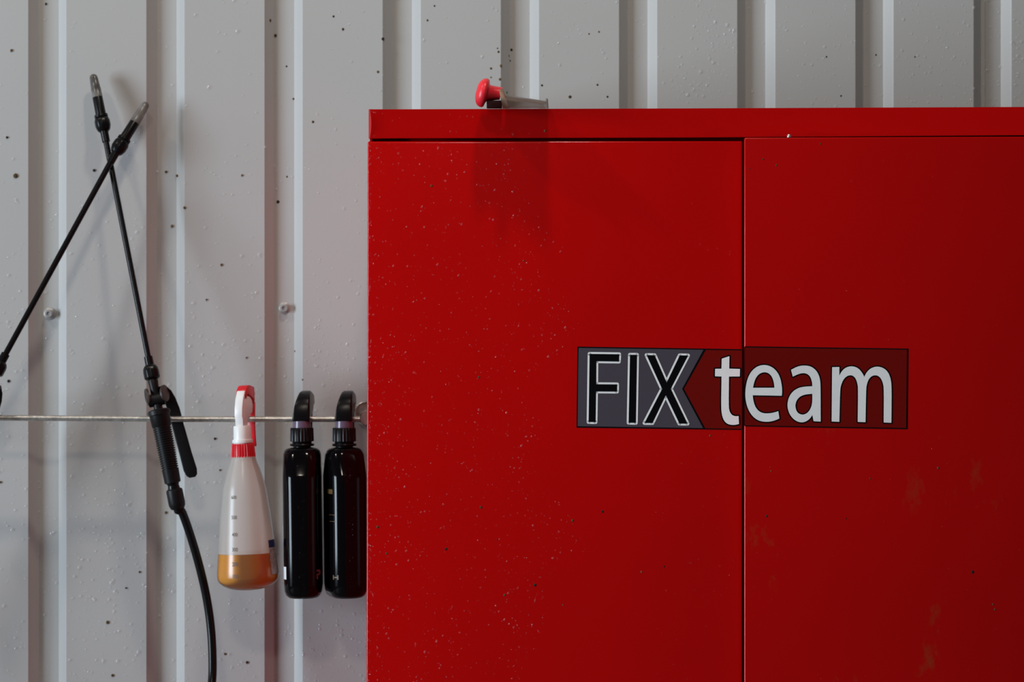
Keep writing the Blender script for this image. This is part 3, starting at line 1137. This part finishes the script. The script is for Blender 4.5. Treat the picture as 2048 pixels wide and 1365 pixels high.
mb = MB()
rev(mb, BP, 48)
body = to_obj('body', mb.v, mb.f, None, wb, 60, [M['milky'], M['milky_wet']],
              [1 if sum(mb.v[i].z for i in f) / len(f) < -268 * KB else 0 for f in mb.f])
mb = MB()
rev(mb, [(-268.5, 1), (-268.6, br(-268) - 1.6), (-285, br(-285) - 1.6), (-300, br(-300) - 1.6), (-314, 59.6), (-320, 58.8), (-326, 55.2), (-331.6, 48.6), (-336.4, 39), (-339.4, 28), (-340.8, 15), (-340.5, 2)], 48)
lq = mb.obj('liquid', M['liquid'], wb, 60)
lq['label'] = 'orange liquid'
mb = MB()
rev(mb, [(-77, 20), (-77, 24.8), (-75, 24.9), (-53, 23.2), (-50, 22), (-49.5, 15)], 112, 0.06)
mb.obj('screw_cap', M['red_plastic'], wb)
mb = MB()
rev(mb, [(-52, 12), (-52, 17.5), (-48.5, 18), (-48, 20.3), (-45, 20.8), (-42, 20.3), (-41.5, 17.8), (-16, 17.2), (-14, 16), (-13.5, 8)], 40)
mb.obj('neck', M['white'], wb)
yw = math.radians(-18)
shell = [(-14, -14), (-14, -2), (-17, 6), (-15, 22), (-9, 40), (0, 54), (12, 63), (28, 65), (42, 63), (42, 57), (28, 58), (16, 57), (6, 49), (-2, 36), (-7, 20), (-8, 8), (2, -14)]
bevelled('head_shell', side_poly(shell, 8.5, yw), M['white'], wb, 1.2 * KB, 2, 30)
cover = [(-1, 47), (3, 58), (12, 65.5), (26, 66.5), (46, 62), (47, 36), (43, 28), (38, 38), (26, 44), (12, 50), (4, 40)]
bevelled('shroud', side_poly(cover, 10.5, yw), M['red_plastic'], wb, 1.6 * KB, 2, 30)
pump = [(-7, -14), (-7, 22), (0, 38), (12, 46), (28, 44), (38, 36), (41, 24), (37, 10), (24, 6.3), (16, 2), (10, -14)]
bevelled('pump_body', side_poly(pump, 7.5, yw, 1), M['white'], wb, 2.5 * KB, 3, 25)
trg = [(40, 32), (38.5, 12), (37, -4), (37, -24), (38, -44), (41, -58), (45, -57), (43, -42), (42, -24), (42.5, -4), (45, 14), (47, 32)]
bevelled('trigger', side_poly([(a_ + 3, b_) for a_, b_ in trg], 8, yw, 2), M['red_plastic'], wb, 1.2 * KB, 2, 25)
mb = MB()
cdir = Vector((-math.sin(yw), math.cos(yw), 0))
mb.revolve([(45 * KB, 5 * KB), (45 * KB, 8 * KB), (56 * KB, 7.5 * KB), (56 * KB, 3 * KB)], lambda s: (cdir * s + Vector((0, 0, 50 * KB)), Vector((math.cos(yw), math.sin(yw), 0)), Vector((0, 0, 1))), 20)
mb.obj('nozzle', M['white'], wb)


def on_round(th, z, lift=0.35):
    r = br(z) + lift
    return Vector((r * math.sin(th) * KB, -r * math.cos(th) * KB, z * KB))


# graduation numbers wrapped on the body's front
marks = []
for txt, px, py, h in (('600', 472, 993, 8.5), ('500', 473, 1032.5, 9), ('400', 474.5, 1066.5, 9), ('300', 475, 1096, 9.5), ('200', 475.6, 1125, 10), ('100', 476, 1149, 10)):
    cu = bpy.data.curves.new('tmp', 'FONT')
    cu.body = txt
    cu.align_x = 'CENTER'
    cu.align_y = 'CENTER'
    cu.size = 1.0
    cu.offset = 0.012
    o = bpy.data.objects.new('tmp', cu)
    me = bpy.data.meshes.new_from_object(o)
    z0 = -(py - 838)
    xc = px - (483.5 - z0 * math.tan(math.radians(2.2)))
    pts_ = []
    for v in me.vertices:
        z = z0 + v.co.y * h * 1.1
        x = xc + v.co.x * h * 0.85
        th = math.asin(max(-0.95, min(0.95, x / br(z))))
        pts_.append(on_round(th, z))
    fs = [tuple(p_.vertices) for p_ in me.polygons]
    to_obj('volume_mark', pts_, fs, M['mark'], wb, 0)
    bpy.data.objects.remove(o)
    bpy.data.curves.remove(cu)
    bpy.data.meshes.remove(me)


def wrap(name, th0, th1, z0, z1, m_):
    vs, fs = [], []
    n, q = 8, 5
    for i in range(n):
        for j in range(q):
            vs.append(on_round(math.radians(th0 + (th1 - th0) * i / (n - 1)), z0 + (z1 - z0) * j / (q - 1), 0.6))
    for i in range(n - 1):
        for j in range(q - 1):
            fs.append((i * q + j, i * q + j + 1, (i + 1) * q + j + 1, (i + 1) * q + j))
    return to_obj(name, vs, fs, m_, wb, 60)


wrap('label_print', 56, 118, -258, -243, M['label_blue'])
lb = wrap('label_print', 56, 118, -311, -258, M['label_grey'])
lb['label'] = 'dirty label on the right side'
sp = []
for x, y in ((-13, -15), (2, -18), (8, -12)):
    sp.append((Vector((x * KB, y * KB, -341.5 * KB)), (0, -0.2, -1), 3.4 * KB, 1))
o = droplet_mesh(sp, 9, 0.8).obj('water_drop', M['water'], wb, 60)
tag(o, kind='stuff')

# ------------------------------------------------------------------ clear scraper with red handle on the cabinet top
HY = (CM @ Vector((0.16, 0.0, 0))).y
top_w = (CM @ Vector((0.16, 0.0, TOPZ))).z
sc_o = Vector(((1010 - 1024) / FPX * HY, HY, top_w))
scr = empty('plastic_scraper', sc_o, 'clear plastic scraper with a red mushroom-shaped handle lying on the cabinet top edge', 'scraper', rot=(math.radians(5.1), 0, 0))
KS = HY / FPX


def sl(px, py):
    """scraper-local x, z of a pixel at the handle's depth"""
    p_ = W(px, py, HY) - sc_o
    return p_.x, p_.z


# handle: flange and neck swept along x, slightly drooping to the right
zs = []
x0, z0 = sl(965.5, 185.0)
zlow = 0.0006
mb = MB()
axd = Vector((math.cos(math.radians(-14)), 0, math.sin(math.radians(-14))))
upd = Vector((-axd.z, 0, axd.x))
cen = Vector((x0, -0.034, z0))


def hring(s, rz, ry, dz=0.0):
    o_ = cen + axd * (s * KS) + Vector((0, 0, dz * KS))
    pts_ = []
    for k in range(32):
        th = 2 * PI * k / 32
        c_, s_ = math.cos(th), math.sin(th)
        e = 0.85
        p_ = o_ + Vector((0, 1, 0)) * (ry * KS * math.copysign(abs(c_) ** e, c_)) + upd * (rz * KS * math.copysign(abs(s_) ** e, s_))
        pts_.append(p_)
    return pts_


mb.rings([hring(-12.5, 8, 12, 0), hring(-11.5, 15, 22, 0), hring(-8.5, 22, 30), hring(-4, 27, 36), hring(1.5, 29.2, 38), hring(6, 28.6, 38), hring(8.5, 26, 36), hring(9.5, 21, 33),
          hring(11, 18, 29, 1), hring(14, 16, 27, 2.0), hring(24, 14.5, 25, 4.0), hring(33, 13.2, 24, 6.0), hring(38, 12.8, 24, 7)])
mb.obj('handle', M['red_rubber'], scr, 60)
# solid dark block under the neck, standing in for the shaded hollow
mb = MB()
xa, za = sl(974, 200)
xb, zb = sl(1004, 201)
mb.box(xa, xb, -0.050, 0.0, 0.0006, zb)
bevelled('shade_block', mb, M['hollow_shade'], scr, 0.001, 2)
# brown collar between handle and blade
mb = MB()
secs = []
for pxt, pyt, pxb, pyb in ((998.5, 180, 1006, 217.5), (999.5, 178, 1008.5, 217.8), (1005, 178.3, 1016, 217.8), (1007.5, 181, 1018, 217.6)):
    xt, zt = sl(pxt, pyt)
    xb_, zb_ = sl(pxb, pyb)
    zb_ = max(zb_, 0.0006)
    ring = []
    for k in range(28):
        th = 2 * PI * k / 28
        t = 0.5 + 0.5 * math.sin(th)
        ring.append(Vector((xb_ + (xt - xb_) * t, -0.042 + 0.028 * math.cos(th), zb_ + (zt - zb_) * t)))
    secs.append(ring)
mb.rings(secs)
mb.obj('collar', M['card'], scr, 50)
# clear hollow wedge with a raised rim at its end
xs0, zt0 = sl(1011, 189.8)
xs1, zt1 = sl(1090, 202)
mb = MB()
for (ya, yb, wt) in ((-0.052, 0.055, 0.0), (-0.050, 0.053, 0.0016)):
    rg = []
    for x, zt, fy in ((xs0 + wt, zt0 - wt, 0.0), (xs1 - wt, zt1 - wt, -0.016)):
        ring = [Vector((x, ya + fy + 0.004, 0.0006 + wt)), Vector((x, ya + fy, 0.0030 + wt)), Vector((x, ya + fy, zt * 0.62)), Vector((x, ya + fy + 0.004, zt - 0.0022)), Vector((x, ya + fy + 0.011, zt)),
                Vector((x, yb - 0.006, zt)), Vector((x, yb, zt - 0.004)), Vector((x, yb, 0.0006 + wt))]
        rg.append(ring)
    mb.rings(rg)
mb.obj('blade', M['clear'], scr, 30)
xs2, zt2 = sl(1096, 196.5)
mb = MB()
mb.add([(xs1, -0.072, 0.0008), (xs1, 0.057, 0.0008), (xs1 + 0.001, 0.057, zt2 * 0.9), (xs1 + 0.001, -0.064, zt2 * 0.92),
        (xs1 + 0.0038, -0.070, 0.0008), (xs1 + 0.0038, 0.057, 0.0008), (xs1 + 0.003, 0.055, zt2), (xs1 + 0.003, -0.060, zt2)],
       [(0, 1, 2, 3), (7, 6, 5, 4), (0, 4, 5, 1), (1, 5, 6, 2), (2, 6, 7, 3), (3, 7, 4, 0)])
bevelled('end_rim', mb, M['clear'], scr, 0.0006, 2)
